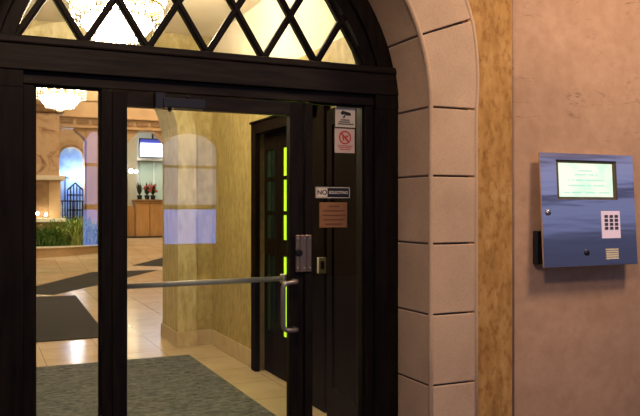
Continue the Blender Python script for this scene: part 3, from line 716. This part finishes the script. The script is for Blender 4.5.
for i,(px,y,h,s,mi) in enumerate(((38,18.25,.85,.55,0),(46,18.3,.80,.55,0),(54,18.3,.82,.55,0),(62,18.45,1.2,.65,1),(70,18.4,1.25,.65,1),(77,18.6,1.2,.6,0),(84,18.6,1.3,.65,1),(93,18.8,1.0,.6,0))):
    fern(px,y,h,s,mi, ('dark green fern at left end of the planter','dark fern second from left end of the planter','low dark green fern under the marble column','pale green arching fern right of the marble column','bright light green fern before the iron railing','dark green fern below the iron gate','light green fern near the door frame in planter','dark fern hidden partly by reflection at planter right')[i])
spot('planter_spot_light', (X(70,17),17,4.6), (X(68,18.3),18.3,.8), 420, (1,.94,.7), 34)

# reception desk and wall behind
DY = 21.8
t = thing('reception_desk', 'honey wood reception desk with dark base in the lobby', 'desk', (X(150,DY),DY,.55))
d0, d1 = X(136.5,DY), X(176,DY); dz1, dz0 = Z(150,199.5,DY), Z(150,236.5,DY)
q = NB(); box(q, d0,d1,DY,DY+.8,dz0,dz1-.05); obj('body', q, maple, t)
q = NB(); box(q, d0-.05,d1,DY-.06,DY+.86,dz1-.06,dz1); obj('counter_top', q, tandark, t, 'darker counter edge', bevel=.01)
q = NB()
for k in range(1,4): xx = d0+(d1-d0)*k/3.0; box(q, xx-.012,xx+.012,DY-.012,DY+.01,dz0,dz1-.06)
box(q, d0,d1,DY-.012,DY+.01,dz1-.14,dz1-.12)
obj('panel_strip', q, tandark, t)
q = NB(); box(q, X(126,DY),d1,DY-.10,DY+.75,dz0-.1,dz0+.01); obj('plinth', q, blackm, t, 'black plinth')
q = NB(); q2 = X(128,DY); box(q, q2,d0,DY+.4,DY+.8,dz0,Z(132,206,DY)); obj('side_counter', q, maple, t)
def arrangement(px, kind, lab):
    x, y, z = X(px,DY+.3), DY+.3, dz1
    t = thing('flower_pot', lab, 'flowers', (x,y,z), 'plants on the reception desk')
    q = NB(); lathe(q, [(0,0),(.07,0),(.09,.14),(.08,.15),(0,.15)], (x,y,z), 16); obj('pot', q, blackm, t, smooth=True)
    q = NB()
    for k in range(34):
        a = random.uniform(0,6.28); h = random.uniform(.15,.5); r = random.uniform(.02,.15); p0 = Vector((x,y,z+.13)); p1 = Vector((x+r*math.cos(a),y+r*math.sin(a),z+.13+h)); sd = Vector((-math.sin(a),math.cos(a),.3))*.035
        q.faces.new((q.verts.new(p0),q.verts.new((p0+p1)/2+sd),q.verts.new(p1),q.verts.new((p0+p1)/2-sd)))
    obj('leaves', q, tex(mat('dark_leaf',(.015,.035,.012),.5)) if 'dark_leaf' not in bpy.data.materials else bpy.data.materials['dark_leaf'], t)['kind'] = 'stuff'
    if kind:
        for k in range(5):
            q = NB(); a = k*1.3; ball(q, (x+.1*math.cos(a),y-.08+.05*math.sin(a),z+.28+.05*k), .05); obj('blossom', q, flower, t, smooth=True)
arrangement(139.5,0,'tall dark leafy plant at left end of reception desk')
arrangement(147,1,'pot of reddish blossoms in middle of reception desk')
arrangement(153,1,'small reddish flower pot at right on reception desk')
BY_ = 26.9
b = NB(); box(b, X(140,BY_),X(176,BY_),BY_,BY_+.1,.6,Z(150,160,BY_)); struct('wall_panel', b, greenpanel)
b = NB(); box(b, X(127,BY_-.4),X(176,BY_-.4),BY_-.4,BY_+.1,Z(150,160.5,BY_-.4),Z(150,157.5,BY_-.4)); tag(obj('wall_shelf', b, whitepaint, None, base=(X(150,BY_),BY_,Z(150,160.5,BY_))), 'long pale shelf under the wall screen', 'shelf')
b = NB(); box(b, X(153.6,BY_-.05),X(154.4,BY_-.05),BY_-.05,BY_,.6,Z(150,160.5,BY_)); struct('trim_14', b, whitepaint)
area('reception_strip_light', (X(150,25.6),25.6,Z(150,150,25.6)), (R(60),0,0), 4, 90, (.92,.97,1), .6)
TY = 26.0
t = thing('wall_screen', 'flat television with blue and white picture above reception', 'television', (X(153,TY),TY,Z(152,158,TY)))
tx0, tx1 = X(139,TY), X(167,TY); tz1, tz0 = Z(152,138.5,TY), Z(152,158,TY)
q = NB(); box(q, tx0,tx1,TY,TY+.1,tz0,tz1); obj('frame', q, blackm, t, bevel=.01)
q = NB(); box(q, tx0+.05,tx1-.05,TY-.01,TY,tz0+.05,tz1-.18); obj('display', q, mat('tv_white',(.5,.5,.6),.3,0,(.72,.78,1),.95), t, 'white display')
q = NB(); box(q, tx0+.05,tx1-.05,TY-.012,TY,tz1-.18,tz1-.04); obj('display_header', q, mat('tv_blue',(.02,.03,.2),.3,0,(.05,.07,.35),.6), t, 'dark blue band')
q = NB()
for k in range(9): xx = tx0+.12+k*.095; box(q, xx,xx+.06,TY-.014,TY-.009,(tz0+tz1)/2-.10,(tz0+tz1)/2-.02+.02*(k%3))
obj('display_marks', q, mat('tv_marks',(.2,.1,.3),.3,0,(.30,.22,.55),.5), t)
q = NB(); box(q, X(153,TY)-.03,X(153,TY)+.03,TY+.02,TY+.08,tz1,Z(153,128,TY)); obj('hanger', q, iron, t)
sx_, sz_ = X(131,21.5), Z(131,171,21.5)
t = thing('standing_lamp', 'small glowing twin lamp left of the reception desk', 'lamp', (sx_-.1,21.6,.6))
q = NB(); ball(q, (sx_,21.5,sz_), .07); obj('bulb', q, bulbm, t, smooth=True)
q = NB(); tube(q, [(sx_,21.55,sz_),(sx_-.1,21.6,sz_-.08),(sx_-.1,21.6,.6)], .015, 6); obj('stand', q, brassg, t)
q = NB(); ball(q, (sx_+.16,21.5,sz_-.02), .05); obj('bulb', q, bulbm, t, smooth=True)
b = NB(); box(b, X(122,22.4),X(137,22.4),22.4,22.8,.55,Z(131,128,22.4)); struct('trim_15', b, palewall)

# soffit lamp over the entrance, out of frame
for lx, ly, lb in ((3.3,-1.7,'square warm lamp fixed high above the intercom'),(.3,-2.6,'square warm lamp fixed high left of the entrance')):
    t = thing('soffit_lamp', lb, 'lamp', (lx,ly,4.02))
    q = NB(); box(q, lx-.32,lx+.32,ly-.32,ly+.32,4.0,4.08); obj('housing', q, iron, t)
    q = NB(); box(q, lx-.05,lx+.05,ly+.3,-.29,4.03,4.07); obj('arm', q, iron, t)

# building across the street with two lit blue windows (seen mirrored in the door glass)
OY = -12.0
b = NB(); box(b, -7,9.6,OY-.6,OY-.1,0,5.0); struct('wall_opposite', b, mat('dark_render',(.05,.04,.035),.9))
pane_lo = mat('blue_lit_pane', (.1,.15,.3), .4, 0, (.16,.32,1.0), 6.5)
pane_bl = tex(mat('blue_lit_upper_pane', (.3,.35,.4), .4, 0, (.36,.42,.95), 4.5), 'noise', 3)
pane_hi = tex(mat('pale_lit_pane', (.3,.35,.4), .4, 0, (.42,.48,.66), 3.6), 'noise', 3)
for i,(x0,x1) in enumerate(((1.86,2.62),(3.46,4.58))):
    t = bpy.data.objects.new('window_%d'%(4+i), None); COL.objects.link(t); t.location = ((x0+x1)/2,OY,.8); t['kind'] = 'structure'
    q = NB(); box(q, x0,x1,OY-.09,OY-.07,.80,1.52); obj('pane', q, pane_lo, t)
    xm = (x0+x1)/2
    top = [(x0,1.62),(x1,1.62),(x1,2.85),(xm+(x1-xm)*.6,3.05),(xm,3.12),(xm-(x1-xm)*.6,3.05),(x0,2.85)]
    q = NB(); prism(q, top, OY-.09,OY-.07); obj('pane', q, pane_hi if i else pane_bl, t)
    q = NB(); box(q, x0,x1,OY-.07,OY-.03,2.38,2.44); box(q, x0-.06,x1+.06,OY-.1,OY-.02,1.52,1.62); box(q, x0-.06,x0,OY-.1,OY-.02,.75,2.9); box(q, x1,x1+.06,OY-.1,OY-.02,.75,2.9); box(q, x0-.06,x1+.06,OY-.1,OY-.02,.72,.80)
    obj('window_frame', q, mat('warm_frame',(.3,.2,.12),.6) if i == 0 else bpy.data.materials['warm_frame'], t)
